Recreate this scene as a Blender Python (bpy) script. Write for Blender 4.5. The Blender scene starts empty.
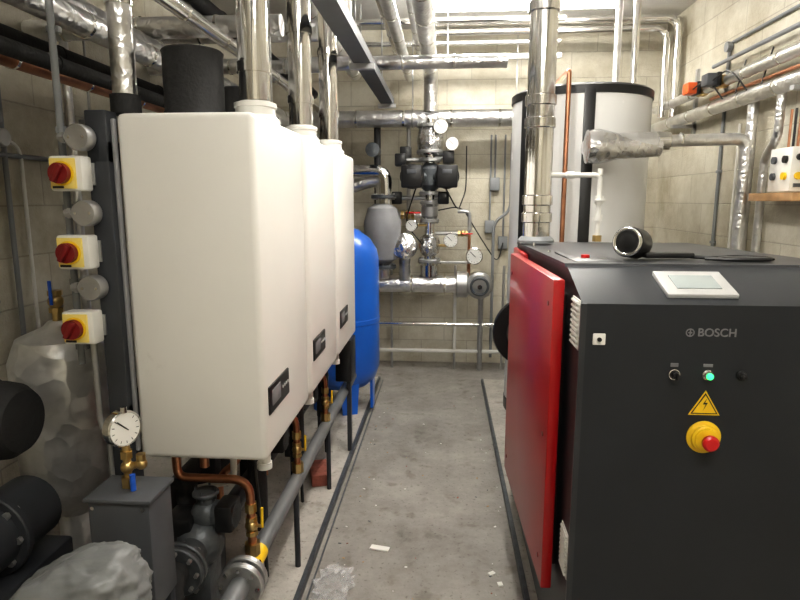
import bpy, math, random, bmesh
from mathutils import Vector, Matrix, Euler
random.seed(7)
PI=math.pi
V=Vector
# ------------------------------------------------------------------ materials
MATS={}
def nmat(name):
    m=bpy.data.materials.new(name); m.use_nodes=True
    nt=m.node_tree; b=nt.nodes['Principled BSDF']
    return m,nt,b
def mat(name,col,rough=.5,metal=0.0,var=.08,vscale=6,bump=0,bscale=40,emit=0,coat=0,btype='noise',alpha=1,trans=0,rvar=0,scuff=0):
    if name in MATS: return MATS[name]
    m,nt,b=nmat(name); N=nt.nodes; L=nt.links
    tc=N.new('ShaderNodeTexCoord')
    n=N.new('ShaderNodeTexNoise'); n.inputs['Scale'].default_value=vscale; n.inputs['Detail'].default_value=5
    L.new(tc.outputs['Object'],n.inputs['Vector'])
    cr=N.new('ShaderNodeValToRGB')
    c1=[max(0,c*(1-var)) for c in col]; c2=[min(1,c*(1+var)) for c in col]
    cr.color_ramp.elements[0].color=(*c1,1); cr.color_ramp.elements[0].position=.3
    cr.color_ramp.elements[1].color=(*c2,1); cr.color_ramp.elements[1].position=.7
    L.new(n.outputs['Fac'],cr.inputs['Fac']); out=cr.outputs['Color']
    if scuff:
        n5=N.new('ShaderNodeTexNoise'); n5.inputs['Scale'].default_value=5.5; n5.inputs['Detail'].default_value=10; n5.inputs['Roughness'].default_value=.75
        L.new(tc.outputs['Object'],n5.inputs['Vector'])
        c5=N.new('ShaderNodeValToRGB'); c5.color_ramp.elements[0].position=.26; c5.color_ramp.elements[0].color=(.55,.53,.5,1); c5.color_ramp.elements[1].position=.36; c5.color_ramp.elements[1].color=(1,1,1,1)
        L.new(n5.outputs['Fac'],c5.inputs['Fac'])
        mx5=N.new('ShaderNodeMix'); mx5.data_type='RGBA'; mx5.blend_type='MULTIPLY'; mx5.inputs[0].default_value=scuff
        L.new(out,mx5.inputs[6]); L.new(c5.outputs['Color'],mx5.inputs[7]); out=mx5.outputs[2]
    L.new(out,b.inputs['Base Color'])
    b.inputs['Roughness'].default_value=rough; b.inputs['Metallic'].default_value=metal
    if rvar:
        n6=N.new('ShaderNodeTexNoise'); n6.inputs['Scale'].default_value=4; n6.inputs['Detail'].default_value=8
        L.new(tc.outputs['Object'],n6.inputs['Vector'])
        mr=N.new('ShaderNodeMapRange'); mr.inputs[3].default_value=max(.02,rough-rvar); mr.inputs[4].default_value=rough+rvar
        L.new(n6.outputs['Fac'],mr.inputs[0]); L.new(mr.outputs[0],b.inputs['Roughness'])
    if coat: b.inputs['Coat Weight'].default_value=coat
    if trans: b.inputs['Transmission Weight'].default_value=trans
    if alpha<1: b.inputs['Alpha'].default_value=alpha
    if emit:
        b.inputs['Emission Color'].default_value=(*col,1); b.inputs['Emission Strength'].default_value=emit
    if bump:
        bp=N.new('ShaderNodeBump'); bp.inputs['Strength'].default_value=bump; bp.inputs['Distance'].default_value=.01
        if btype=='noise':
            t=N.new('ShaderNodeTexNoise'); t.inputs['Scale'].default_value=bscale; t.inputs['Detail'].default_value=4; o=t.outputs['Fac']
        else:
            t=N.new('ShaderNodeTexVoronoi'); t.inputs['Scale'].default_value=bscale; t.feature='F1'; o=t.outputs['Distance']
            n2=N.new('ShaderNodeTexNoise'); n2.inputs['Scale'].default_value=bscale*.6
            L.new(tc.outputs['Object'],n2.inputs['Vector'])
            mx=N.new('ShaderNodeMix'); mx.data_type='VECTOR'; mx.inputs[0].default_value=.12
            L.new(tc.outputs['Object'],mx.inputs[4]); L.new(n2.outputs['Color'],mx.inputs[5])
            L.new(mx.outputs[1],t.inputs['Vector'])
        if btype=='noise': L.new(tc.outputs['Object'],t.inputs['Vector'])
        L.new(o,bp.inputs['Height']); L.new(bp.outputs['Normal'],b.inputs['Normal'])
    MATS[name]=m; return m
def wallmat(name,axis,c1,c2,mortar,dirt):
    m,nt,b=nmat(name); N=nt.nodes; L=nt.links
    tc=N.new('ShaderNodeTexCoord'); sp=N.new('ShaderNodeSeparateXYZ'); cb=N.new('ShaderNodeCombineXYZ')
    L.new(tc.outputs['Object'],sp.inputs[0])
    L.new(sp.outputs['X' if axis=='X' else 'Y'],cb.inputs['X']); L.new(sp.outputs['Z'],cb.inputs['Y'])
    br=N.new('ShaderNodeTexBrick'); br.inputs['Scale'].default_value=1
    br.inputs['Brick Width'].default_value=.45; br.inputs['Row Height'].default_value=.225
    br.inputs['Mortar Size'].default_value=.005; br.inputs['Mortar Smooth'].default_value=.5
    br.inputs['Color1'].default_value=(*c1,1); br.inputs['Color2'].default_value=(*c2,1); br.inputs['Mortar'].default_value=(*mortar,1)
    L.new(cb.outputs[0],br.inputs['Vector'])
    n=N.new('ShaderNodeTexNoise'); n.inputs['Scale'].default_value=1.9; n.inputs['Detail'].default_value=9; n.inputs['Roughness'].default_value=.7
    L.new(tc.outputs['Object'],n.inputs['Vector'])
    cr=N.new('ShaderNodeValToRGB'); cr.color_ramp.elements[0].position=.33; cr.color_ramp.elements[0].color=(*dirt,1)
    cr.color_ramp.elements[1].position=.60; cr.color_ramp.elements[1].color=(1,1,1,1)
    L.new(n.outputs['Fac'],cr.inputs['Fac'])
    mx=N.new('ShaderNodeMix'); mx.data_type='RGBA'; mx.blend_type='MULTIPLY'; mx.inputs[0].default_value=.85
    L.new(br.outputs['Color'],mx.inputs[6]); L.new(cr.outputs['Color'],mx.inputs[7]); L.new(mx.outputs[2],b.inputs['Base Color'])
    b.inputs['Roughness'].default_value=.6
    n2=N.new('ShaderNodeTexNoise'); n2.inputs['Scale'].default_value=90; n2.inputs['Detail'].default_value=3
    L.new(tc.outputs['Object'],n2.inputs['Vector'])
    ma=N.new('ShaderNodeMath'); ma.operation='MULTIPLY_ADD'; ma.inputs[1].default_value=-1.0
    L.new(br.outputs['Fac'],ma.inputs[0]); L.new(n2.outputs['Fac'],ma.inputs[2])
    bp=N.new('ShaderNodeBump'); bp.inputs['Strength'].default_value=.45; bp.inputs['Distance'].default_value=.01
    L.new(ma.outputs[0],bp.inputs['Height']); L.new(bp.outputs['Normal'],b.inputs['Normal'])
    return m
def concrete(name,a,c,scale=2.2,spot=True,rough=.75):
    m,nt,b=nmat(name); N=nt.nodes; L=nt.links
    tc=N.new('ShaderNodeTexCoord')
    n=N.new('ShaderNodeTexNoise'); n.inputs['Scale'].default_value=scale; n.inputs['Detail'].default_value=10; n.inputs['Roughness'].default_value=.75
    L.new(tc.outputs['Object'],n.inputs['Vector'])
    cr=N.new('ShaderNodeValToRGB'); cr.color_ramp.elements[0].position=.34; cr.color_ramp.elements[1].position=.64
    cr.color_ramp.elements[0].color=(*a,1); cr.color_ramp.elements[1].color=(*c,1)
    L.new(n.outputs['Fac'],cr.inputs['Fac'])
    out=cr.outputs['Color']
    if spot:
        for sc,p0,p1,dk in ((55,.28,.4,.45),(9,.30,.42,.62)):
            n3=N.new('ShaderNodeTexNoise'); n3.inputs['Scale'].default_value=sc; n3.inputs['Detail'].default_value=4
            L.new(tc.outputs['Object'],n3.inputs['Vector'])
            c3=N.new('ShaderNodeValToRGB'); c3.color_ramp.elements[0].position=p0; c3.color_ramp.elements[0].color=(dk,dk*.96,dk*.9,1)
            c3.color_ramp.elements[1].position=p1; c3.color_ramp.elements[1].color=(1,1,1,1)
            L.new(n3.outputs['Fac'],c3.inputs['Fac'])
            mx=N.new('ShaderNodeMix'); mx.data_type='RGBA'; mx.blend_type='MULTIPLY'; mx.inputs[0].default_value=.7
            L.new(out,mx.inputs[6]); L.new(c3.outputs['Color'],mx.inputs[7]); out=mx.outputs[2]
    L.new(out,b.inputs['Base Color']); b.inputs['Roughness'].default_value=rough
    n2=N.new('ShaderNodeTexNoise'); n2.inputs['Scale'].default_value=120
    L.new(tc.outputs['Object'],n2.inputs['Vector'])
    bp=N.new('ShaderNodeBump'); bp.inputs['Strength'].default_value=.25; bp.inputs['Distance'].default_value=.005
    L.new(n2.outputs['Fac'],bp.inputs['Height']); L.new(bp.outputs['Normal'],b.inputs['Normal'])
    return m
WHITE=mat('boiler_white_enamel',(.82,.805,.765),.32,0,.03,2,.02,30,rvar=.08,scuff=.25)
WHITE2=mat('tank_white_sheet',(.76,.76,.75),.24,0,.04,2,rvar=.08,scuff=.2)
FOIL=mat('foil_lagging',(.78,.78,.79),.28,1,.12,9,.45,26,btype='vor')
FOILR=mat('foil_crumpled',(.76,.76,.77),.27,1,.15,9,.9,18,btype='vor')
FOILM=mat('foil_crumpled_matt',(.72,.72,.72),.34,.6,.15,9,.9,14,btype='vor')
STEEL=mat('polished_flue_steel',(.78,.77,.75),.13,1,.05,3,.04,25)
GALV=mat('galvanised_conduit',(.46,.46,.46),.42,.8,.12,14)
GREYP=mat('grey_pvc',(.22,.23,.24),.5,0,.08,8)
HDR=mat('grey_painted_steel_pipe',(.15,.155,.16),.45,.1,.15,10)
ENC=mat('grey_box_paint',(.085,.09,.10),.5,0,.1,10)
DGREY=mat('dark_grey_paint',(.05,.054,.062),.45,.2,.15,6)
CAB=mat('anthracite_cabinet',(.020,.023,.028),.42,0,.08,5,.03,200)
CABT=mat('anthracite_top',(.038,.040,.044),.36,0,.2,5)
RED=mat('red_enamel',(.40,.010,.012),.32,0,.08,2.5,coat=.15)
BLUE=mat('blue_enamel',(.010,.13,.60),.3,0,.06,3,coat=.3)
BLACK=mat('black_plastic',(.014,.014,.015),.38)
RUB=mat('black_foam_insulation',(.025,.025,.026),.75,0,.2,8,.3,60)
FAB=mat('grey_insulation_jacket',(.27,.27,.28),.7,0,.12,7,.5,14)
COP=mat('copper',(.50,.24,.14),.35,1,.25,12)
BRASS=mat('brass',(.60,.44,.20),.3,1,.15,20)
YEL=mat('yellow_plastic',(.85,.55,.02),.4)
YELP=mat('pale_yellow_plastic',(.85,.68,.20),.45)
WPL=mat('white_plastic',(.76,.75,.71),.4)
REDK=mat('dark_red_plastic',(.20,.015,.015),.35)
REDB=mat('red_plastic',(.6,.02,.02),.3)
ORG=mat('orange_plastic',(.75,.13,.03),.4)
BLU2=mat('blue_plastic',(.02,.12,.6),.4)
GRN=mat('green_lamp',(.04,.85,.22),.3,emit=2.2)
CAST=mat('cast_iron_grey',(.11,.12,.13),.45,.5,.2,20,.2,80)
WOOD=mat('plywood',(.42,.25,.12),.6,0,.25,10)
BRICKM=mat('red_brick',(.30,.10,.07),.8,0,.3,20,.4,60)
LCD=mat('lcd_screen',(.36,.40,.40),.2)
LCDF=mat('screen_frame_silver',(.52,.52,.52),.35,.2)
LOGO=mat('logo_grey',(.20,.20,.21),.5)
BAGM=mat('grey_polythene',(.17,.175,.175),.45,0,.06,6,.4,18)
CLR=mat('clear_polythene',(.85,.85,.85),.12,0,.02,6,.8,30,alpha=.22)
PAPER=mat('paper_white',(.8,.79,.75),.8)
LAMP=mat('lamp_diffuser',(1,.965,.895),.4,emit=62)
WRM=mat('lamp_body_white',(.75,.75,.73),.5)
# ------------------------------------------------------------------ builder
def frame(ax):
    ax=V(ax).normalized(); a=V((0,0,1)) if abs(ax.z)<.9 else V((0,1,0))
    u=ax.cross(a).normalized(); w=ax.cross(u).normalized()
    return ax,u,w
class O:
    def __init__(s,name): s.n=name;s.v=[];s.f=[];s.m=[];s.mats=[]
    def mi(s,m):
        if m not in s.mats: s.mats.append(m)
        return s.mats.index(m)
    def add(s,vs,fs,m,M=None):
        k=len(s.v); i=s.mi(m)
        for p in vs:
            p=V(p); s.v.append(M@p if M else p)
        for f in fs: s.f.append([k+j for j in f]); s.m.append(i)
    def box(s,c,d,m,bev=0,rot=None,seg=2):
        bm=bmesh.new(); bmesh.ops.create_cube(bm,size=1)
        for v in bm.verts: v.co=V((v.co.x*d[0],v.co.y*d[1],v.co.z*d[2]))
        if bev: bmesh.ops.bevel(bm,geom=bm.edges[:],offset=min(bev,min(d)*.45),segments=seg,affect='EDGES',profile=.5)
        M=Matrix.Translation(c)
        if rot: M=M@Euler(rot).to_matrix().to_4x4()
        bm.verts.index_update()
        s.add([v.co.copy() for v in bm.verts],[[v.index for v in f.verts] for f in bm.faces],m,M); bm.free()
        return s
    def b2(s,a,b,m,bev=0,seg=2):
        a=V(a);b=V(b); return s.box((a+b)/2,(abs(b.x-a.x),abs(b.y-a.y),abs(b.z-a.z)),m,bev,seg=seg)
    def lathe(s,c,ax,prof,m,n=28):
        ax,u,w=frame(ax); c=V(c); vs=[];fs=[]
        for r,h in prof:
            for i in range(n):
                a=2*PI*i/n; vs.append(c+ax*h+(u*math.cos(a)+w*math.sin(a))*max(r,1e-4))
        for j in range(len(prof)-1):
            for i in range(n):
                k=(i+1)%n; fs.append([j*n+i,j*n+k,(j+1)*n+k,(j+1)*n+i])
        fs.append(list(range(n))[::-1]); fs.append([(len(prof)-1)*n+i for i in range(n)])
        s.add(vs,fs,m); return s
    def cyl(s,a,b,r,m,r2=None,n=24):
        a=V(a);b=V(b); return s.lathe(a,b-a,[(r,0),(r if r2 is None else r2,(b-a).length)],m,n)
    def ball(s,c,r,m,sc=1,ax=(0,0,1),n=20):
        return s.lathe(c,ax,[(r*math.sin(PI*i/12),-r*sc*math.cos(PI*i/12)) for i in range(13)],m,n)
    def tube(s,pts,r,m,bend=.08,n=14,seg=6):
        P=[V(p) for p in pts]; Q=[P[0]]
        for i in range(1,len(P)-1):
            a,b,c=P[i-1],P[i],P[i+1]; t=min(bend,.48*(a-b).length,.48*(c-b).length)
            p0=b+(a-b).normalized()*t; p2=b+(c-b).normalized()*t
            for k in range(seg+1):
                x=k/seg; Q.append(p0*(1-x)**2+b*2*x*(1-x)+p2*x*x)
        Q.append(P[-1]); vs=[];fs=[]; d0=(Q[1]-Q[0]).normalized(); _,u,w=frame(d0)
        for i,p in enumerate(Q):
            d=((Q[min(i+1,len(Q)-1)]-Q[max(i-1,0)])).normalized()
            u=(u-d*u.dot(d)).normalized(); w=d.cross(u)
            for k in range(n):
                a=2*PI*k/n; vs.append(p+(u*math.cos(a)+w*math.sin(a))*r)
        for j in range(len(Q)-1):
            for i in range(n):
                k=(i+1)%n; fs.append([j*n+i,j*n+k,(j+1)*n+k,(j+1)*n+i])
        fs.append(list(range(n))[::-1]); fs.append([(len(Q)-1)*n+i for i in range(n)])
        s.add(vs,fs,m); return s
    def torus(s,c,ax,R,r,m,n=28,k=10):
        ax,u,w=frame(ax); c=V(c); vs=[];fs=[]
        for i in range(n):
            a=2*PI*i/n; d=u*math.cos(a)+w*math.sin(a)
            for j in range(k):
                b=2*PI*j/k; vs.append(c+d*(R+r*math.cos(b))+ax*r*math.sin(b))
        for i in range(n):
            for j in range(k):
                fs.append([i*k+j,((i+1)%n)*k+j,((i+1)%n)*k+(j+1)%k,i*k+(j+1)%k])
        s.add(vs,fs,m); return s
    def rings(s,a,b,r,m,step,w=.012,e=.004,off=.5):
        a=V(a);b=V(b); d=(b-a); L=d.length; d.normalize(); x=step*off
        while x<L-w:
            s.lathe(a+d*x,d,[(r,-w/2),(r+e,-w/2),(r+e,w/2),(r,w/2)],m,24); x+=step
        return s
    def flange(s,c,ax,R,th,m,bolts=8,bm_=None):
        ax,u,w=frame(ax); c=V(c)
        s.lathe(c,ax,[(R*.5,-th/2),(R-.004,-th/2),(R,-th/2+.004),(R,th/2-.004),(R-.004,th/2),(R*.5,th/2)],m,28)
        for i in range(bolts):
            a=2*PI*i/bolts; p=c+(u*math.cos(a)+w*math.sin(a))*R*.8
            s.cyl(p-ax*(th/2+.012),p+ax*(th/2+.012),R*.09,bm_ or m,n=6)
        return s
    def gauge(s,c,ax,r):
        rim=STEEL; ax,u,w=frame(ax); c=V(c)
        s.lathe(c,ax,[(r*.9,-r*.55),(r,-r*.5),(r,0),(r*.93,.004),(r*.88,0)],rim)
        s.cyl(c-ax*.001,c+ax*.0015,r*.88,PAPER)
        for i in range(11):
            a=PI*(-.25+1.5*i/10); d=u*math.cos(a)+w*math.sin(a)
            s.cyl(c+d*r*.66+ax*.002,c+d*r*.8+ax*.002,r*.02,BLACK,n=4)
        s.cyl(c+ax*.003-u*r*.15+w*r*.1,c+ax*.003+u*r*.45-w*r*.5,r*.03,BLACK,n=4)
        return s
    def prism(s,pts,axis,a,b,m):
        def mk(p,h): return {'X':(h,p[0],p[1]),'Y':(p[0],h,p[1]),'Z':(p[0],p[1],h)}[axis]
        n=len(pts); vs=[mk(p,a) for p in pts]+[mk(p,b) for p in pts]
        fs=[list(range(n)),list(range(n,2*n))[::-1]]+[[i,i+n,(i+1)%n+n,(i+1)%n] for i in range(n)]
        s.add(vs,fs,m); return s
    def valve(s,c,ax,r,m=None,lever=None,ld=(0,0,1)):
        m=m or BRASS; lever=lever or REDB; ax=V(ax).normalized(); ld=V(ld).normalized(); c=V(c)
        s.ball(c,r*1.35,m); s.cyl(c-ax*r*2,c-ax*r*1.1,r*1.25,m,n=8); s.cyl(c+ax*r*1.1,c+ax*r*2,r*1.25,m,n=8)
        s.cyl(c,c+ld*r*2.2,r*.35,m,n=10)
        s.cyl(c+ld*r*2.2-ax*r*.3,c+ld*r*2.3+ax*r*4,r*.3,lever,n=8)
        return s
    def text(s,txt,size,M,m,ext=.001):
        cu=bpy.data.curves.new('t','FONT'); cu.body=txt; cu.size=size; cu.extrude=ext; cu.align_x='CENTER'; cu.align_y='CENTER'; cu.offset=size*.012
        ob=bpy.data.objects.new('t',cu); bpy.context.collection.objects.link(ob); bpy.context.view_layer.update()
        me=ob.evaluated_get(bpy.context.evaluated_depsgraph_get()).to_mesh()
        s.add([v.co.copy() for v in me.vertices],[list(p.vertices) for p in me.polygons],m,M)
        bpy.data.objects.remove(ob); return s
    def build(s,ang=38,parent=None):
        me=bpy.data.meshes.new(s.n); me.from_pydata([tuple(v) for v in s.v],[],s.f)
        for m in s.mats: me.materials.append(m)
        me.polygons.foreach_set('material_index',s.m); me.update()
        bm=bmesh.new(); bm.from_mesh(me); bmesh.ops.recalc_face_normals(bm,faces=bm.faces[:]); bm.to_mesh(me); bm.free()
        me.polygons.foreach_set('use_smooth',[True]*len(me.polygons)); me.set_sharp_from_angle(angle=math.radians(ang)); me.update()
        ob=bpy.data.objects.new(s.n,me); bpy.context.collection.objects.link(ob); s.ob=ob
        if parent: ob.parent=parent
        return ob
def group(name):
    e=bpy.data.objects.new(name,None); e.empty_display_size=.1; bpy.context.collection.objects.link(e); return e
# ------------------------------------------------------------------ camera
cam=bpy.data.cameras.new('camera'); co=bpy.data.objects.new('camera',cam); bpy.context.collection.objects.link(co)
cam.lens=26.55; cam.sensor_width=36; cam.clip_start=.02
co.location=(0,0,1.6); co.rotation_euler=(PI/2-math.radians(9.6),0,math.radians(4.36))
bpy.context.scene.camera=co
w=bpy.data.worlds.new('world'); w.use_nodes=True; bpy.context.scene.world=w
w.node_tree.nodes['Background'].inputs[0].default_value=(.8,.85,1,1); w.node_tree.nodes['Background'].inputs[1].default_value=.05
bpy.context.scene.view_settings.view_transform='Standard'
try: bpy.context.scene.view_settings.look='Medium High Contrast'
except Exception: pass
# ------------------------------------------------------------------ room
XL,XR,YB,YF,ZC=-1.9,1.95,5.75,-1.3,3.15
wc=((.63,.60,.51),(.58,.55,.465),(.47,.44,.37),(.58,.535,.44))
WX=wallmat('painted_block_x','X',*wc); WY=wallmat('painted_block_y','Y',*wc)
FLO=concrete('floor_concrete',(.20,.187,.17),(.35,.33,.305)); PAD=concrete('pad_concrete',(.34,.32,.285),(.54,.51,.465),3); CEI=concrete('ceiling_concrete',(.48,.47,.45),(.60,.59,.57),1.5,False)
O('floor').b2((XL-.1,YF-.1,-.1),(XR+.1,YB+.1,0),FLO).build()
O('ceiling').b2((XL-.1,YF-.1,ZC),(XR+.1,YB+.1,ZC+.1),CEI).build()
O('wall_back').b2((XL-.1,YB,0),(XR+.1,YB+.1,ZC),WX).build()
O('wall_front').b2((XL-.1,YF-.1,0),(XR+.1,YF,ZC),WX).build()
O('wall_left').b2((XL-.1,YF,0),(XL,YB,ZC),WY).build()
O('wall_right').b2((XR,YF,0),(XR+.1,YB,ZC),WY).build()
o=O('trim_1'); o.b2((XL+.01,-.8,0),(-.585,5.1,.03),PAD); o.b2((-.585,-.8,0),(-.565,5.1,.034),CAST); o.b2((-.545,-.8,0),(-.538,5.1,.004),CAST); o.build()
o=O('trim_2'); o.b2((.355,-.8,0),(XR-.01,5.1,.03),PAD); o.b2((.335,-.8,0),(.355,5.1,.034),CAST); o.build()
# ------------------------------------------------------------------ lights
def batten(c,L,ax):
    o=O('fluorescent_batten_light'); c=V(c); d=(L,.07,.04) if ax=='X' else (.07,L,.04)
    o.box(c+V((0,0,.05)),d,WRM,.008); o.box(c,(L*.97,.13,.07) if ax=='X' else (.13,L*.97,.07),LAMP,.025)
    for k in (-.3,.3):
        p=c+(V((k*L,0,0)) if ax=='X' else V((0,k*L,0))); o.cyl(p+V((0,0,.06)),p+V((0,0,ZC-c.z)),.006,GALV,n=8)
    o.build()
batten((.25,.1,2.93),1.5,'X'); batten((.50,4.6,3.0),1.5,'X'); batten((.25,2.5,2.95),1.4,'Y')
# ------------------------------------------------------------------ wall hung boilers
def boiler(y0):
    o=O('wall_hung_boiler'); y1=y0+.55; xf=-.515; z0,z1=.838,1.835
    o.b2((-.90,y0,z0),(xf,y1,z1),WHITE,.018,3)
    o.b2((xf-.004,y0+.035,.968),(xf+.005,y0+.255,1.055),BLACK,.006)
    o.b2((xf+.003,y0+.06,.99),(xf+.0065,y0+.15,1.04),LOGO,.001)
    for k in range(4): o.cyl((xf,y0+.175+k*.02,1.015),(xf+.0075,y0+.175+k*.02,1.015),.005,LCDF,n=12)
    for xx,yy,mm,r in ((-.74,.08,COP,.014),(-.86,.14,COP,.014),(-.72,.19,COP,.011),(-.72,.27,WPL,.02),(-.74,.38,COP,.014),(-.72,.47,COP,.011)):
        o.cyl((xx,y0+yy,.78),(xx,y0+yy,z0+.02),r,mm); o.cyl((xx,y0+yy,z0-.02),(xx,y0+yy,z0+.01),r*1.7,BRASS,n=6)
    o.cyl((-.555,y0+.1,z0-.05),(-.555,y0+.1,z0+.01),.020,WPL); o.cyl((-.555,y0+.1,z0-.065),(-.555,y0+.1,z0-.045),.024,WPL,n=12)
    o.lathe((-.6,y0+.29,z1-.002),(0,0,1),[(.075,0),(.075,.015),(.062,.028),(.062,.05),(.066,.052),(.066,.065),(.05,.07)],WPL)
    return o.build()
BY=[1.6,2.2,2.8]
for y in BY: boiler(y)
for i,y in enumerate(BY):
    o=O('boiler_flue'); c=V((-.6,y+.29,0)); top=ZC-.03
    if i==2:
        o.tube([c+V((0,0,1.905)),c+V((0,0,2.62)),c+V((0,.5,2.62)),c+V((0,.5,ZC-.03))],.047,STEEL,.07,24)
        o.rings(c+V((0,0,1.91)),c+V((0,0,2.5)),.047,STEEL,.3,.03,.006,.4)
    else:
        o.cyl(c+V((0,0,1.905)),c+V((0,0,top)),.048,STEEL,n=28); o.rings(c+V((0,0,1.91)),c+V((0,0,top)),.048,STEEL,.27,.03,.006,.35)
    o.build()
o=O('black_air_intake_duct'); o.lathe((-.765,1.82,1.836),(0,0,1),[(.094,0),(.094,.02),(.088,.03),(.088,.19),(.091,.20),(.086,.205),(.05,.205)],RUB); o.build()
o=O('black_air_intake_duct'); o.lathe((-.85,2.42,1.836),(0,0,1),[(.08,0),(.08,.02),(.07,.03),(.07,.2),(.04,.21)],RUB); o.build()
o=O('boiler_support_frame')
for y in (1.58,2.18,2.78,3.38): o.b2((-.975,y,0.03),(-.915,y+.06,1.84),DGREY,.004)
o.b2((-.975,1.58,1.70),(-.915,3.44,1.76),DGREY,.004); o.b2((-.975,1.58,.95),(-.915,3.44,1.01),DGREY,.004)
o.b2((-.915,1.60,.86),(-.903,1.615,1.82),FAB,.004)
o.build()
o=O('lagged_riser_pipe'); o.tube([(-.93,1.72,ZC-.03),(-.93,1.72,1.88)],.034,FOIL,.06,18); o.rings((-.93,1.72,2.0),(-.93,1.72,3.1),.034,STEEL,.3); o.cyl((-.93,1.72,1.845),(-.93,1.72,1.9),.042,RUB); o.build()
for z,dx in ((1.67,0),(1.46,.0),(1.25,-.005)):
    o=O('rotary_isolator_switch'); c=V((-1.005+dx,1.55,z))
    o.box(c,(.09,.05,.092),WPL,.006); o.box(c+V((-.006,-.026,0)),(.072,.006,.080),YELP,.003)
    o.cyl(c+V((-.006,-.027,0)),c+V((-.006,-.034,0)),.032,YEL); o.cyl(c+V((-.006,-.034,0)),c+V((-.006,-.05,0)),.027,REDK); o.box(c+V((-.006,-.056,0)),(.014,.016,.05),REDK,.004,(0,.5,0))
    o.box(c+V((.02,.027,0)),(.06,.006,.06),GALV,.001); o.box(c+V((-.02,-.0295,-.036)),(.03,.003,.006),BLACK)
    o.build()
for z in (1.765,1.565,1.36):
    o=O('conduit_junction_box'); c=V((-.975,1.555,z))
    o.lathe(c,(0,-1,0),[(.032,-.02),(.035,-.018),(.035,.014),(.032,.018),(.005,.018)],GALV)
    for q in (-.02,.02): o.cyl(c+V((q,-.017,0)),c+V((q,-.021,0)),.004,STEEL,n=8)
    o.cyl(c+V((-.03,0,0)),c+V((-.06,0,0)),.011,GALV); o.cyl(c+V((-.04,0,0)),c+V((-.05,0,0)),.016,GALV,n=6)
    o.build()
o=O('conduit_run'); o.tube([(-1.05,1.59,1.13),(-1.05,1.59,ZC-.02)],.0095,GREYP,n=12)
for z in (1.18,1.37,1.58,1.79,2.05): o.box((-1.05,1.60,z),(.035,.02,.018),GREYP,.003)
o.tube([(-1.01,1.59,1.2),(-1.01,1.59,.95),(-.985,1.59,.9),(-.985,1.59,.6)],.0095,GALV,.05,12); o.build()
# ------------------------------------------------------------------ pipework below boilers
G=group('boiler_header_pipework')
o=O('header_pipes')
o.cyl((-.62,1.66,.42),(-.62,3.85,.42),.030,HDR); o.flange((-.62,1.66,.42),(0,1,0),.072,.022,GALV,8,STEEL); o.flange((-.62,1.62,.42),(0,1,0),.072,.022,GALV,8,STEEL)
o.tube([(-.62,1.62,.42),(-.62,1.45,.42),(-.62,1.38,.42),(-.62,1.38,.04)],.034,HDR,.08,18)
o.flange((-.62,1.38,.045),(0,0,1),.065,.02,STEEL,6,GALV)
o.cyl((-.62,1.72,.42),(-.62,1.80,.42),.0325,YEL)
o.cyl((-.82,1.66,.42),(-.82,3.85,.42),.038,DGREY)
o.flange((-.82,1.66,.42),(0,1,0),.08,.024,CAST,8,GALV)
for y in (2.3,3.0,3.7):
    o.cyl((-.82,y,.03),(-.82,y,.40),.014,DGREY); o.cyl((-.62,y,.03),(-.62,y,.40),.012,DGREY)
for y in BY:
    a=y+.14
    o.tube([(-.86,a,.78),(-.86,a,.71),(-.62,a,.71),(-.62,a,.44)],.014,COP,.06,14); o.cyl((-.62,a,.45),(-.62,a,.49),.026,BRASS,n=8); o.cyl((-.62,a,.60),(-.62,a,.63),.02,BRASS,n=8)
    o.valve((-.62,a,.55),(0,0,1),.016,BRASS,YEL,(1,0,0))
    o.tube([(-.74,y+.38,.78),(-.74,y+.38,.66),(-.82,y+.38,.6),(-.82,y+.38,.44)],.014,COP,.05,14); o.cyl((-.82,y+.38,.45),(-.82,y+.38,.49),.03,BRASS,n=8)
    o.tube([(-.72,y+.27,.78),(-.72,y+.27,.64),(-.87,y+.27,.6)],.012,WPL,.04,10)
    o.cyl((-.70,y+.45,.36),(-.70,y+.45,.74),.035,RUB); o.cyl((-.86,y+.2,.3),(-.86,y+.2,.69),.035,RUB); o.cyl((-.88,y+.48,.74),(-.62,y+.48,.74),.02,RUB)
    o.tube([(-.66,y+.3,.74),(-.66,y+.34,.5),(-.70,y+.5,.35),(-.7,y+.52,.1)],.008,BLACK,.08,8)
o.build(parent=G)
for y in BY:
    o=O('circulator_pump'); c=V((-.76,y+.12,.60))
    o.cyl(c+V((0,0,-.07)),c+V((0,0,.07)),.03,CAST); o.ball(c,.05,CAST); o.cyl(c,c+V((.1,0,0)),.042,CAST); o.box(c+V((.07,0,0)),(.06,.09,.09),BLACK,.01)
    o.flange(c+V((0,0,.07)),(0,0,1),.042,.014,CAST,4); o.flange(c+V((0,0,-.07)),(0,0,1),.042,.014,CAST,4); o.cyl(c+V((0,0,-.07)),(c.x,c.y,.44),.016,COP); o.build(parent=G)
o=O('primary_pump'); c=V((-.78,1.60,.51))
o.cyl(c+V((0,-.03,0)),c+V((0,.06,0)),.05,CAST); o.flange(c+V((0,-.03,0)),(0,1,0),.078,.02,CAST,8,GALV); o.flange(c+V((0,-.058,0)),(0,1,0),.078,.02,CAST,8,GALV); o.ball(c+V((0,.1,0)),.08,CAST); o.cyl(c+V((0,.1,0)),c+V((-.12,.1,0)),.06,BLACK); o.box(c+V((-.05,.1,.07)),(.09,.1,.06),BLACK,.008)
o.cyl(c+V((0,-.03,0)),c+V((0,-.10,0)),.04,RUB); o.tube([c+V((0,-.05,0)),c+V((0,-.12,0)),(c.x,c.y-.12,.03)],.04,RUB,.05,18); o.box((c.x,1.70,.24),(.1,.1,.42),CAST,.01); o.build(parent=G)
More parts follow.
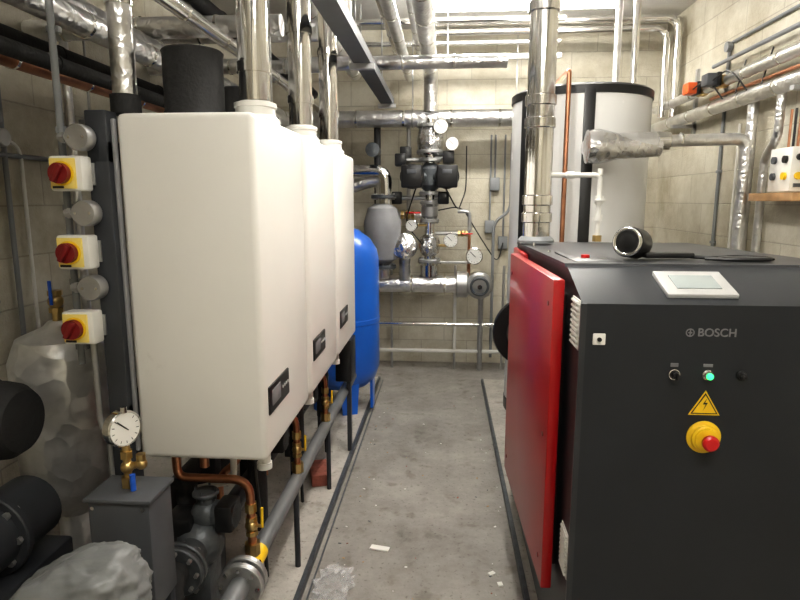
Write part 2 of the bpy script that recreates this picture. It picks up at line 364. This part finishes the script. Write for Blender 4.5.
o=O('control_box'); o.b2((-.66,3.45,.5),(-.56,3.62,.76),BLACK,.006); o.b2((-.60,3.5,.03),(-.575,3.54,.5),DGREY); o.build(parent=G)
dx=-.026
o=O('grey_steel_enclosure'); o.b2((-.855+dx,1.30,.56),(-.695+dx,1.42,.866),ENC,.006); o.b2((-.862+dx,1.293,.859),(-.688+dx,1.427,.871),ENC,.004)
for x in (-.85,-.71): o.b2((x-.012+dx,1.31,.03),(x+.012+dx,1.335,.57),DGREY,.002); o.b2((x-.012+dx,1.385,.03),(x+.012+dx,1.41,.57),DGREY,.002)
for x in (-.84,-.71): o.cyl((x+dx,1.301,.845),(x+dx,1.296,.845),.005,STEEL,n=10)
o.build()
g=V((dx,0,-.025))
o=O('pressure_gauge'); c=V((-.775,1.36,1.055))+g; o.gauge(c,(.92,-.45,.05),.047)
z0=.872
o.cyl((-.78+dx,1.365,z0),(-.78+dx,1.365,.99),.010,BRASS); o.ball((-.78+dx,1.365,.925),.017,BRASS); o.cyl((-.78+dx,1.365,z0),(-.78+dx,1.365,.90),.018,BRASS,n=6); o.cyl((-.78+dx,1.365,.95),(-.78+dx,1.365,.97),.016,BRASS,n=6)
o.cyl((-.78+dx,1.365,.925),(-.742+dx,1.365,.935),.009,BRASS); o.ball((-.742+dx,1.365,.935),.015,BRASS); o.cyl((-.742+dx,1.365,.935),(-.742+dx,1.365,.962),.012,BRASS,n=8); o.cyl((-.757+dx,1.345,z0),(-.757+dx,1.345,.915),.007,BLU2)
o.cyl(c+V((0,0,.043)),c+V((0,0,.058)),.008,STEEL,n=8); o.build()
def lump(name,c,rad,m,seed,amp=.18,nu=48,nv=28,rot=0,p=.7,fr=2.2):
    from mathutils import noise
    o=O(name); vs=[];fs=[]
    for j in range(nv+1):
        th=PI*j/nv
        for i in range(nu):
            ph=2*PI*i/nu; sp=lambda v:math.copysign(abs(v)**p,v)
            d=V((sp(math.sin(th))*sp(math.cos(ph)),sp(math.sin(th))*sp(math.sin(ph)),sp(math.cos(th))))
            k=1+amp*noise.fractal(d*fr+V((seed,0,0)),.8,2.1,4)
            q=V((d.x*rad[0]*k,d.y*rad[1]*k,d.z*rad[2]*k)); q.rotate(Euler((0,rot,0))); vs.append(V(c)+q)
    for j in range(nv):
        for i in range(nu):
            k=(i+1)%nu; fs.append([j*nu+i,(j+1)*nu+i,(j+1)*nu+k,j*nu+k])
    o.add(vs,fs,m); return o
o=lump('crumpled_polythene_bag',(-.765,1.08,.765),(.145,.11,.085),BAGM,3.1,.15,80,50,rot=-.30,p=.78,fr=1.5); o.build(60)
o=O('insulated_floor_pipe'); o.tube([(-1.06,-.6,.42),(-1.06,1.9,.42),(-1.06,3.4,.42)],.075,RUB,.1,28)
for y in (-.3,.6,1.45,2.4,3.2): o.b2((-1.08,y,.03),(-1.04,y+.04,.37),DGREY)
o.b2((-.88,1.02,.03),(-.68,1.14,.685),RUB,.02); o.build()
# ------------------------------------------------------------------ left background plant
o=O('foil_wrapped_strainer'); c=V((-1.40,2.0,0)); o.lathe(c+V((0,0,.03)),(0,0,1),[(.06,0),(.06,.40),(.12,.46),(.165,.56),(.17,1.0),(.14,1.08),(.05,1.12),(.03,1.14)],FOILM,36)
o.cyl(c+V((0,0,1.15)),c+V((0,0,1.27)),.016,BRASS); o.valve(c+V((0,0,1.24)),(0,0,1),.02,BRASS,BLU2,(.3,-1,0)); o.build()
o=O('insulated_pump_body'); o.lathe((-1.23,1.55,.965),(-1,0,0),[(.03,-.02),(.09,-.012),(.11,.02),(.115,.06),(.115,.45),(.1,.48)],RUB,36); o.cyl((-1.5,1.55,.94),(-1.5,1.55,.03),.06,RUB); o.flange((-1.34,1.55,.965),(1,0,0),.125,.012,RUB,0); o.build()
o=O('floor_standing_pump'); o.cyl((-1.28,1.25,.66),(-1.28,1.62,.66),.10,DGREY,n=32); o.lathe((-1.28,1.25,.66),(0,-1,0),[(.10,0),(.105,.01),(.09,.05),(.02,.06)],BLACK,32)
o.flange((-1.28,1.45,.66),(0,1,0),.125,.025,DGREY,8,GALV)
o.b2((-1.40,1.2,.03),(-1.18,1.66,.54),DGREY,.01); o.box((-1.28,1.34,.775),(.12,.12,.05),CAST,.01); o.build()
o=O('wall_conduit'); x=XL+.02
o.tube([(x,2.45,.1),(x,2.45,ZC)],.011,GREYP,n=10); o.tube([(x,1.2,1.79),(x,3.6,1.79)],.011,GREYP,n=10); o.tube([(x,1.2,1.85),(x,2.55,1.85),(x,2.55,1.0)],.008,WPL,n=10)
o.lathe((x+.02,2.42,1.86),(1,0,0),[(.038,-.02),(.038,.012),(.034,.016),(.005,.016)],GALV)
o.tube([(x+.02,2.9,.1),(x+.02,2.9,2.6),(x+.02,2.2,2.6)],.02,FOIL,.08,12)
o.tube([(x,1.9,1.79),(x,1.9,1.2),(x+.1,2.2,1.2)],.011,GREYP,n=10); o.box((x+.01,1.9,1.2),(.05,.09,.12),WPL,.006); o.build()
# ------------------------------------------------------------------ overhead pipework
G=group('overhead_lagged_pipework')
o=O('left_runs')
for (x0,x1,y,z,r,m) in ((-1.88,-.72,2.68,2.35,.045,FOIL),(-1.88,-.70,2.1,2.55,.035,STEEL),(-1.88,-.7,3.35,2.5,.05,FOIL),(-1.88,-.7,3.8,2.42,.04,FOIL),(-1.88,.4,4.2,2.52,.045,FOIL)):
    o.cyl((x0,y,z),(x1,y,z),r,m); o.rings((x0,y,z),(x1,y,z),r,STEEL,.35)
for (x,z,r,m) in ((-1.15,2.15,.04,FOIL),(-1.3,2.25,.05,FOIL),(-1.5,2.15,.035,RUB),(-.99,2.3,.03,STEEL),(-1.65,2.4,.05,FOIL),(-1.15,2.5,.04,RUB),(-.78,2.66,.05,FOIL),(-1.4,2.05,.03,COP),(-1.25,2.03,.025,RUB)):
    o.cyl((x,.9,z),(x,5.25,z),r,m); o.rings((x,.9,z),(x,5.25,z),r,STEEL if m is not RUB else RUB,.4)
for y in (2.95,4.4):
    o.b2((-1.85,y,1.97),(-.82,y+.04,2.0),GALV); o.cyl((-1.8,y+.02,1.98),(-1.8,y+.02,ZC),.006,GALV,n=8); o.cyl((-.86,y+.02,1.98),(-.86,y+.02,ZC),.006,GALV,n=8)
o.build(parent=G)
o=O('high_header'); o.cyl((-1.85,5.4,2.31),(.95,5.4,2.31),.073,FOIL,n=28); o.rings((-1.85,5.4,2.31),(.95,5.4,2.31),.073,STEEL,.42,.02,.004)
for x in (-1.2,-.3,.6): o.cyl((x,5.4,2.38),(x,5.4,ZC),.006,GALV,n=8); o.torus((x,5.4,2.31),(1,0,0),.08,.006,GALV)
o.build(parent=G)
o=O('aisle_runs'); 
for x,z,r,m in ((-.34,2.70,.04,FOIL),(-.43,2.85,.03,STEEL),(-.24,2.88,.035,FOIL)):
    o.cyl((x,-1.0,z),(x,5.6,z),r,m); o.rings((x,-1,z),(x,5.6,z),r,STEEL,.5)
o.tube([(-.14,-1,2.68),(-.14,5.35,2.68),(-.14,5.35,2.36)],.06,FOIL,.12,22); o.rings((-.14,-1,2.68),(-.14,5.2,2.68),.06,STEEL,.45)
o.build(parent=G)
o=O('cross_runs')
for z,y,dx2 in ((3.06,5.25,.09),(2.98,5.25,.0)):
    o.tube([(-.1,y,z),(1.78+dx2,y,z),(1.78+dx2,y,2.28)],.03,STEEL,.12,16)
o.tube([(1.30,4.95,3.09),(1.30,4.6,3.09),(1.30,4.45,3.0),(1.30,4.45,2.36)],.025,STEEL,.08); o.tube([(1.18,4.95,3.09),(1.18,4.6,3.09),(1.18,4.45,3.0),(1.18,4.45,2.36)],.025,FOIL,.08)
o.b2((-.75,5.0,2.71),(.9,5.041,2.75),GALV,.002)
for x in (-.7,.0,.85): o.cyl((x,5.02,2.73),(x,5.02,ZC),.006,GALV,n=8)
o.tube([(-.9,5.1,2.86),(.9,5.1,2.86)],.02,STEEL); o.tube([(-.9,4.9,2.98),(.9,4.9,2.98)],.025,STEEL); o.build(parent=G)
o=O('cable_tray'); x0,x1,z=-.485,-.395,2.30; o.b2((x0,-.9,z),(x1,4.6,z+.004),ENC); o.b2((x0,-.9,z),(x0+.004,4.6,z+.05),ENC); o.b2((x1-.004,-.9,z),(x1,4.6,z+.05),ENC)
for y in (0,1.5,3.2,4.5): o.cyl((x0+.01,y,z),(x0+.01,y,ZC),.005,GALV,n=8); o.b2((x0-.02,y-.02,z-.03),(x1+.02,y+.02,z-.002),GALV)
for k in range(4): o.tube([(x0+.018+k*.018,-.9,z+.014),(x0+.018+k*.018,4.55,z+.014)],.008,BLACK,n=8)
o.build(parent=G)
# ------------------------------------------------------------------ blue expansion vessel
o=O('expansion_vessel'); c=V((-.77,4.35,0)); R=.28
o.lathe(c,(0,0,1),[(.03,.17),(.1,.175),(.19,.21),(.25,.27),(R,.36),(R,.70),(R+.004,.705),(R+.004,.735),(R,.74),(R,1.16),(.265,1.24),(.215,1.32),(.13,1.385),(.04,1.41),(.03,1.44)],BLUE,44)
for a in (0.0,-1.2,2.4,3.9):
    d=V((math.cos(a),math.sin(a),0)); t=V((-d.y,d.x,0)); p=c+d*.215
    vs=[p+t*.08+V((0,0,.42)),p-t*.08+V((0,0,.42)),p-t*.055+d*.0+V((0,0,0.03)),p+t*.055+d*.0+V((0,0,0.03))]; vs+= [v+d*.02 for v in vs]
    o.add(vs,[[0,1,2,3],[7,6,5,4],[0,4,5,1],[1,5,6,2],[2,6,7,3],[3,7,4,0]],BLUE)
o.cyl(c+V((0,0,.03)),c+V((0,0,.18)),.02,STEEL); o.cyl(c+V((0,0,1.42)),c+V((0,0,1.47)),.014,BLACK); o.build()
o=O('brick'); o.box((-.70,3.12,.063),(.10,.21,.065),BRICKM,.004,(0,0,.3)); o.build()
# ------------------------------------------------------------------ back wall plant
G=group('back_wall_pipework')
o=O('low_header'); o.cyl((-.75,5.35,.845),(.38,5.35,.845),.078,FOIL,n=28); o.rings((-.75,5.35,.845),(.38,5.35,.845),.078,STEEL,.3,.02,.004)
o.lathe((.20,5.35,.845),(1,0,0),[(.08,-.10),(.12,-.09),(.12,.0),(.10,.02)],GALV,28); o.lathe((.31,5.28,.845),(0,-1,0),[(.11,-.1),(.12,-.08),(.12,.02),(.1,.04),(.02,.045)],GALV,30)
o.torus((.31,5.21,.845),(0,1,0),.075,.012,CAST); o.cyl((.31,5.2,.845),(.31,5.17,.845),.02,STEEL)
o.cyl((-.72,5.35,.0),(-.72,5.35,.84),.03,GALV); o.cyl((.34,5.5,.0),(.34,5.5,.84),.025,GALV); o.build(parent=G)
o=O('pump_riser'); X=-.14;Y=5.35
o.cyl((X,Y,.9),(X,Y,2.3),.045,STEEL); o.cyl((X,Y,.92),(X,Y,1.02),.085,STEEL); o.flange((X,Y,1.06),(0,0,1),.105,.03,GALV,8)
o.lathe((X,Y,1.2),(0,0,1),[(.045,-.1),(.085,-.07),(.10,0),(.085,.07),(.045,.1)],FOILR); o.flange((X,Y,1.42),(0,0,1),.085,.03,GALV,6); o.flange((X,Y,1.58),(0,0,1),.085,.03,GALV,6)
o.lathe((X,Y,1.5),(0,0,1),[(.045,-.07),(.075,-.04),(.075,.04),(.045,.07)],GALV)
o.lathe((X,Y,2.12),(0,0,1),[(.05,-.13),(.10,-.1),(.12,0),(.10,.1),(.05,.13)],FOILR)
for z in (2.02,2.24): o.flange((X,Y,z),(0,0,1),.12,.03,GALV,8)
o.flange((X,Y,1.95),(0,0,1),.10,.03,GALV,8); o.flange((X,Y,1.66),(0,0,1),.10,.03,GALV,8); o.lathe((X,Y,1.8),(0,0,1),[(.05,-.12),(.10,-.07),(.10,.07),(.05,.12)],CAST)
for s in (-1,1):
    c=V((X+s*.15,Y-.12,1.80)); o.cyl((X,Y-.02,1.8),c,.05,CAST); o.cyl(c+V((0,.08,0)),c+V((0,-.08,0)),.105,BLACK); o.box(c+V((0,-.11,.0)),(.18,.08,.19),BLACK,.014); o.box(c+V((0,-.152,.04)),(.08,.004,.035),ENC,.002)
for x,z in ((.16,1.97),(-.26,1.95),(.12,1.62),(-.3,1.62)): o.box((X+x,Y-.02,z),(.10,.10,.11),BLACK,.012); o.cyl((X,Y,z),(X+x,Y,z),.02,GALV)
o.cyl((X-.3,Y+.02,1.47),(X,Y+.02,1.47),.028,FOIL); o.tube([(X,Y-.03,2.0),(X+.19,Y-.05,2.0),(X+.19,Y-.05,2.1)],.012,GALV,.03,10)
o.gauge((X+.09,Y-.13,2.22),(0,-1,-.05),.065); o.cyl((X+.1,Y-.11,2.22),(X+.02,Y,2.12),.01,BRASS)
o.gauge((X+.19,Y-.10,2.08),(0,-1,0),.06); o.gauge((X+.19,Y-.1,1.25),(0,-1,0),.065); o.gauge((X+.40,Y-.1,1.11),(0,-1,0),.075); o.gauge((X-.16,Y-.12,1.38),(-.3,-1,0),.055); o.tube([(X-.16,Y-.1,1.38),(X,Y,1.38)],.01,BRASS)
o.tube([(X,Y-.03,1.2),(X+.19,Y-.05,1.2)],.012,BRASS,.03,10); o.tube([(X,Y-.03,1.05),(X+.40,Y-.05,1.05),(X+.4,Y-.06,1.1)],.012,GALV,.03,10)
o.tube([(X+.05,Y+.1,1.3),(X+.36,Y+.1,1.3),(X+.36,Y+.1,1.5),(X+.25,Y+.1,1.5)],.018,GALV,.05,12); o.valve((X+.3,Y+.1,1.3),(1,0,0),.022,BRASS,REDB,(0,-1,0)); o.valve((X-.2,Y+.02,1.47),(1,0,0),.03,BRASS,REDB,(0,-1,.3))
o.tube([(X+.36,Y+.1,.9),(X+.36,Y+.1,1.3)],.014,COP)
o.tube([(X-.12,Y-.15,1.7),(X-.22,Y-.1,1.4),(X-.05,Y-.1,1.2),(X+.1,Y+.3,1.0)],.006,BLACK,.1,8); o.tube([(X+.14,Y-.15,1.7),(X+.25,Y-.05,1.5),(X+.33,Y+.3,1.7),(X+.33,Y+.36,2.1)],.006,BLACK,.1,8)
o.build(parent=G)
o=O('lagged_branches'); 
o.tube([(-1.2,5.3,1.62),(-.56,5.3,1.80),(-.56,5.3,1.1),(-.56,5.3,.9)],.06,FOIL,.12,20); o.lathe((-.55,5.2,1.33),(0,0,1),[(.07,-.28),(.13,-.24),(.16,-.08),(.165,.08),(.13,.20),(.07,.24)],FAB,28)
o.lathe((-.36,5.18,1.20),(0,-1,.2),[(.02,-.12),(.1,-.1),(.12,.0),(.11,.06),(.03,.09)],FOILR,28)
o.tube([(-.36,5.25,1.2),(-.36,5.3,.9)],.05,FOIL)
o.tube([(-.62,5.45,2.3),(-.62,5.45,1.0)],.03,RUB,.1,14); o.tube([(-.34,5.5,2.25),(-.34,5.5,1.5),(-.34,5.5,.9)],.018,GALV,.1,12)
o.tube([(-.9,5.2,1.85),(-.52,5.2,1.85),(-.52,5.2,1.55)],.055,STEEL,.1,18); o.box((-.36,5.4,2.0),(.1,.1,.14),BLACK,.01)
for z in (1.02,1.63): o.flange((-.54,5.2,z),(0,0,1),.11,.03,CAST,8,GALV)
o.lathe((-.62,5.1,2.02),(0,-1,0),[(.05,-.2),(.05,0),(.06,.01),(.06,.03),(.02,.035)],CAST,24)
for s in range(4): o.valve((-.62+s*.09,5.45,1.02+.05*s),(0,0,1),.018,BRASS,REDB,(0,-1,0))
o.build(parent=G)
o=O('low_rails'); 
for z,r in ((.44,.022),(.18,.018)): o.cyl((-.9,5.5,z),(.9,5.5,z),r,STEEL if z>.3 else WPL)
for x in (-.5,.1,.55): o.cyl((x,5.52,.0),(x,5.52,1.0),.012,GALV)
o.tube([(.10,5.5,.18),(.10,5.5,.8)],.015,WPL); o.tube([(.45,5.6,.1),(.45,5.6,1.4),(.6,5.6,1.5),(.6,5.6,2.2)],.014,GREYP,.08)
for x,z in ((.42,1.35),(.55,1.2),(.46,1.75)): o.box((x,5.72,z),(.09,.04,.12),GREYP,.006); o.tube([(x,5.72,z+.05),(x,5.72,2.2)],.009,GREYP,n=8)
o.tube([(.55,5.7,1.2),(.5,5.65,1.0),(.3,5.6,1.3),(.15,5.6,1.55),(-.1,5.6,1.5)],.006,BLACK,.1,8); o.build(parent=G)
# ------------------------------------------------------------------ buffer tank
G=group('hot_water_buffer_tank')
o=O('tank_body'); c=V((.94,4.42,0)); R=.47; Z=2.32
o.lathe(c,(0,0,1),[(.4,.03),(R-.02,.03),(R-.02,.12),(R,.12),(R,Z-.05),(R+.006,Z-.05),(R+.006,Z),(R-.01,Z+.012),(.3,Z+.03),(.02,Z+.03)],WHITE2,64)
o.lathe(c,(0,0,1),[(R+.002,Z-.052),(R+.009,Z-.05),(R+.009,Z-.002),(R-.012,Z+.014),(R-.03,Z+.012)],BLACK,64)
o.lathe(c,(0,0,1),[(R-.02,.03),(R+.005,.03),(R+.005,.11),(R-.02,.11)],BLACK,64)
for a in (-1.66,-2.62):
    d=V((math.cos(a),math.sin(a),0)); p=c+d*(R+.002); o.box((p.x,p.y,(Z+.1)/2),(.012,.07,Z-.15),BLACK,.003,(0,0,a))
o.build(parent=G)
o=O('outlet_pipe'); zz=1.93
o.cyl((.93,3.96,zz),(.93,3.80,zz),.075,FOIL); o.tube([(.93,3.86,zz),(.93,3.76,zz),(1.25,3.76,zz+.01)],.066,FOIL,.06,22); o.lathe((.84,3.76,zz-.01),(1,0,0),[(.05,0),(.10,.01),(.105,.08),(.085,.16),(.075,.2),(.062,.42),(.06,.44)],FOILR,28)
o.tube([(1.25,3.76,zz+.02),(1.78,3.76,zz+.03),(1.78,3.76,1.2),(1.78,3.76,.03)],.036,FOIL,.07,18); o.rings((1.25,3.76,zz+.03),(1.7,3.76,zz+.03),.036,STEEL,.3)
o.cyl((1.26,3.76,zz+.02),(1.33,3.76,zz+.02),.055,STEEL); o.build(parent=G)
o=O('copper_riser'); o.tube([(.745,3.86,.03),(.745,3.86,2.385),(.745,4.4,2.385),(.745,4.95,2.385)],.015,COP,.03,14); o.build(parent=G)
o=O('steel_flue_stack'); c=V((.43,2.86,0)); o.cyl(c+V((0,0,1.41)),c+V((0,0,ZC)),.063,STEEL,n=36)
for z in (1.52,1.60,1.95,2.05,2.45,2.55,2.95): o.lathe(c+V((0,0,z)),(0,0,1),[(.063,-.025),(.071,-.02),(.071,.02),(.063,.025)],STEEL,36)
o.lathe(c+V((0,0,1.402)),(0,0,1),[(.085,0),(.085,.012),(.068,.03)],GREYP,36); o.build()
# ------------------------------------------------------------------ cabinet
o=O('chp_plant_cabinet'); x0,x1=.372,1.2; 
o.prism([(1.6,.09),(1.6,1.325),(1.83,1.405),(3.05,1.385),(3.05,.09)],'X',x0,x1,CAB)
o.b2((x0+.03,1.64,0.03),(x1-.03,3.0,.10),BLACK)
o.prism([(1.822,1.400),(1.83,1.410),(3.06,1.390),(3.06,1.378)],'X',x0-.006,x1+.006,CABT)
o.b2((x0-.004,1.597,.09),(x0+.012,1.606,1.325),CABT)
th=math.atan2(.08,.23); sc=V((.700,1.705,1.325+.105*.08/.23))
nrm=V((0,-math.sin(th),math.cos(th)))
o.box(sc+nrm*.004,(.188,.145,.016),LCDF,.004,(th,0,0)); o.box(sc+nrm*.013,(.12,.08,.003),LCD,.001,(th,0,0))
Mf=Matrix.Translation((.728,1.5985,1.25))@Euler((PI/2,0,0)).to_matrix().to_4x4()
o.text('BOSCH',.031,Mf,LOGO); o.torus((.658,1.599,1.25),(0,1,0),.010,.0016,LOGO); o.box((.658,1.598,1.25),(.003,.002,.016),LOGO); o.box((.658,1.598,1.25),(.010,.002,.003),LOGO)
def btn(x,z,m,r=.011):
    o.lathe((x,1.6,z),(0,-1,0),[(r*1.35,0),(r*1.35,.005),(r*1.1,.008),(r,.008),(r,.014),(r*.7,.018)],STEEL if m is not BLACK else BLACK,20); o.lathe((x,1.585,z),(0,-1,0),[(r*.85,0),(r*.8,.006),(r*.3,.009)],m,16)
btn(.624,1.134,BLACK,.011); o.lathe((.624,1.6,1.134),(0,-1,0),[(.015,0),(.015,.006),(.011,.008)],STEEL); o.box((.624,1.578,1.134),(.006,.02,.02),BLACK,.002)
btn(.712,1.134,GRN,.011); btn(.80,1.134,BLACK,.010)
o.box((.624,1.599,1.160),(.02,.003,.010),LOGO); o.box((.712,1.599,1.160),(.024,.003,.008),LOGO)
tw=.042; cz=1.05
o.prism([(.712-tw,cz-.030),(.712+tw,cz-.030),(.712,cz+.040)],'Y',1.5985,1.5995,YEL)
o.prism([(.712-tw+.006,cz-.0265),(.712+tw-.006,cz-.0265),(.712,cz+.0335)],'Y',1.5975,1.599,BLACK)
o.prism([(.712-tw+.011,cz-.0235),(.712+tw-.011,cz-.0235),(.712,cz+.027)],'Y',1.5970,1.598,YEL)
o.prism([(.716,cz+.018),(.706,cz+.001),(.714,cz+.001),(.708,cz-.017),(.719,cz+.006),(.712,cz+.006)],'Y',1.5965,1.598,BLACK)
o.lathe((.716,1.6,.957),(0,-1,0),[(.046,0),(.046,.004),(.034,.01),(.03,.025),(.018,.027)],YEL,32); o.lathe((.716,1.575,.957),(0,-1,0),[(.012,0),(.012,.012),(.021,.016),(.022,.026),(.016,.031)],REDB,24)
o.torus((.716,1.585,.957),(0,1,0),.032,.006,YEL)
o.box((.42,1.598,1.228),(.034,.006,.032),WPL,.003); o.cyl((.42,1.597,1.228),(.42,1.590,1.228),.006,BLACK,n=12)
for z0 in (1.20,.50):
    for k in range(9): o.box((x0-.004,1.665,z0+k*.015),(.01,.08,.008),WPL,.002,(0,.4,0))
    o.b2((x0-.003,1.618,z0-.01),(x0+.002,1.712,z0+.13),WPL,.001)
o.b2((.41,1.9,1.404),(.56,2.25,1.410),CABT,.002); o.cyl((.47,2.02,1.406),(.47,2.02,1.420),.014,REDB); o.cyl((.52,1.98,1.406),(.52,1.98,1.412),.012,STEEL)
for y in (1.95,2.3,2.7): o.cyl((.40,y,1.39),(.40,y,1.412),.006,STEEL,n=10)
ang=.034; c=V((.321,2.185,.87)); L=.88
def rot(p): return c+V((p[0]*math.cos(ang)-p[1]*math.sin(ang),p[0]*math.sin(ang)+p[1]*math.cos(ang),p[2]))
o.box(c,(.034,L,1.0),RED,.004,(0,0,ang))
for yy,zz in ((-.38,.42),(-.38,-.42),(.38,.42),(.38,-.42),(-.38,0)):
    p=rot((-.014,yy,zz)); q=rot((-.020,yy,zz)); o.cyl(p,q,.008,REDK,n=12)
o.b2((.332,1.80,.42),(.375,2.6,1.32),BLACK,.004)
o.box((.358,2.84,.79),(.02,.40,1.15),RED,.005)
o.lathe((.46,3.05,.89),(0,1,0),[(.12,0),(.12,.12),(.19,.12),(.195,.14),(.19,.18),(.14,.19),(.13,.27),(.05,.27)],BLACK,40); o.build(30)
o=O('inspection_lamp'); c=V((.635,1.98,1.411)); R=.05; ax=V((-.60,-.78,.12)).normalized(); cc=c+V((-.03,0,R+.003))
o.lathe(cc,ax,[(.02,-.08),(.045,-.07),(R,-.05),(R,.03),(.045,.035)],BLACK,32)
o.torus(cc+ax*.032,ax,.042,.006,STEEL); o.lathe(cc+ax*.032,ax,[(.038,0),(.02,.005),(.01,.006)],BLACK,24)
o.box(c+V((.09,.02,.012)),(.16,.07,.018),BLACK,.006,(0,0,.1)); o.build()
o=O('black_power_cable'); z=1.418
o.tube([(.80,1.99,z),(.86,1.95,z),(.95,2.02,z),(1.05,1.93,z),(.93,1.89,z),(.82,1.93,z)],.006,BLACK,.06,8); o.box((.95,1.95,1.418),(.16,.05,.008),BLACK,.004,(0,0,-.1)); o.build()
o=O('white_condensate_pipe'); o.tube([(.50,2.98,1.72),(.745,2.98,1.72),(.745,2.98,1.40)],.012,WPL,.03,12); o.cyl((.745,2.98,1.72),(.745,2.98,1.75),.013,WPL)
o.cyl((.58,2.98,1.72),(.62,2.98,1.72),.017,WPL)
o.cyl((.745,2.98,1.58),(.745,2.98,1.62),.02,WPL); o.cyl((.745,2.98,1.50),(.745,2.98,1.53),.02,WPL); o.box((.745,2.96,1.6),(.05,.02,.012),WPL,.003); o.cyl((.745,2.98,1.40),(.745,2.98,1.43),.022,BRASS,n=6); o.build()
# ------------------------------------------------------------------ right wall services
G=group('right_wall_pipework')
o=O('lagged_runs'); x=XR-.10
for z,r in ((2.23,.045),(2.385,.035)): o.cyl((x,.2,z),(x,5.6,z),r,FOIL); o.rings((x,.2,z),(x,5.6,z),r,STEEL,.4)
for z,r,m in ((2.31,.012,COP),(2.53,.014,GREYP)): o.cyl((x+.03,.2,z),(x+.03,4.55,z),r,m,n=10)
for y in (1.5,3.3,4.95): o.b2((x-.08,y,2.16),(XR,y+.04,2.185),GALV); o.b2((XR-.02,y,2.1),(XR,y+.04,2.6),GALV)
o.tube([(x+.04,3.95,2.2),(x+.04,3.95,1.3),(x+.04,3.95,.03)],.032,FOIL,.1,16); o.tube([(x+.02,3.6,2.2),(x+.02,3.6,1.95),(x+.05,3.78,1.85),(x+.05,3.78,.03)],.024,FOIL,.06,14); o.build(parent=G)
o=O('motorised_valves')
for y,m in ((4.62,ORG),(4.3,ENC)):
    z=2.385; o.ball((x,y,z),.045,BRASS); o.cyl((x,y-.07,z),(x,y+.07,z),.038,BRASS,n=8); o.box((x-.09,y,z+.01),(.08,.10,.08),m,.01); o.box((x-.05,y,z+.01),(.03,.11,.09),BLACK,.006)
    o.tube([(x-.09,y-.05,z),(x-.1,y-.3,z+.03),(x,y-.45,z-.2),(x+.05,y-.5,z+.1)],.005,BLACK,.1,8)
o.build(parent=G)
o=O('wall_conduit_drop'); x=XR-.015
o.tube([(x,4.45,2.62),(x,4.45,.03)],.012,GREYP,n=10); o.tube([(x,.3,2.66),(x,4.4,2.66)],.011,GREYP,n=10); o.lathe((x-.01,4.45,2.64),(-1,0,0),[(.034,-.02),(.034,.015),(.005,.018)],GREYP)
for z in (.8,1.3,1.8): o.box((x,4.45,z),(.03,.04,.02),GREYP,.003)
o.tube([(x,4.2,2.1),(x,4.2,.2)],.009,WPL,n=10); o.build(parent=G)
o=O('wall_control_panel'); o.b2((XR-.10,3.40,1.645),(XR,3.62,1.885),WPL,.008)
for k,(yy,zz) in enumerate(((3.45,1.82),(3.56,1.82),(3.45,1.73),(3.56,1.73))): o.cyl((XR-.10,yy,zz),(XR-.115,yy,zz),.020,[BLACK,ENC,YEL,ENC][k])
o.cyl((XR-.06,3.40,1.83),(XR-.06,3.385,1.83),.018,BLACK); o.cyl((XR-.06,3.40,1.73),(XR-.06,3.385,1.73),.020,YEL); o.box((XR-.05,3.397,1.68),(.06,.006,.02),ENC)
for k in range(4): o.tube([(XR-.03,3.44+k*.045,1.885),(XR-.03,3.44+k*.045,2.1)],.007,COP if k%2 else BLACK,n=8)
o.build()
o=O('plywood_wall_shelf'); o.b2((XR-.16,3.25,1.595),(XR,3.70,1.64),WOOD,.002); o.build()
# ------------------------------------------------------------------ floor litter
o=O('paper_scraps')
for i in range(110):
    x=random.uniform(-.52,.30); y=random.uniform(1.5,4.8)
    if random.random()<.6: x=random.choice((random.uniform(-.53,-.42),random.uniform(.20,.31)))
    s=random.uniform(.002,.007); o.box((x,y,.002),(s*random.uniform(.8,2.4),s,.002),random.choice((PAPER,WPL,WOOD,CAST,BRICKM)),0,(0,0,random.uniform(0,3)))
o.box((-.285,2.5,.004),(.09,.035,.007),PAPER,.003,(0,0,-.2)); o.box((.22,2.35,.003),(.03,.02,.005),PAPER,0,(0,0,.6)); o.box((.25,2.28,.003),(.02,.025,.005),PAPER,0,(0,0,.2)); o.build()
o=lump('clear_plastic_wrapper',(-.45,2.2,.018),(.07,.10,.018),CLR,9.4,.6,36,16); o.build(60)
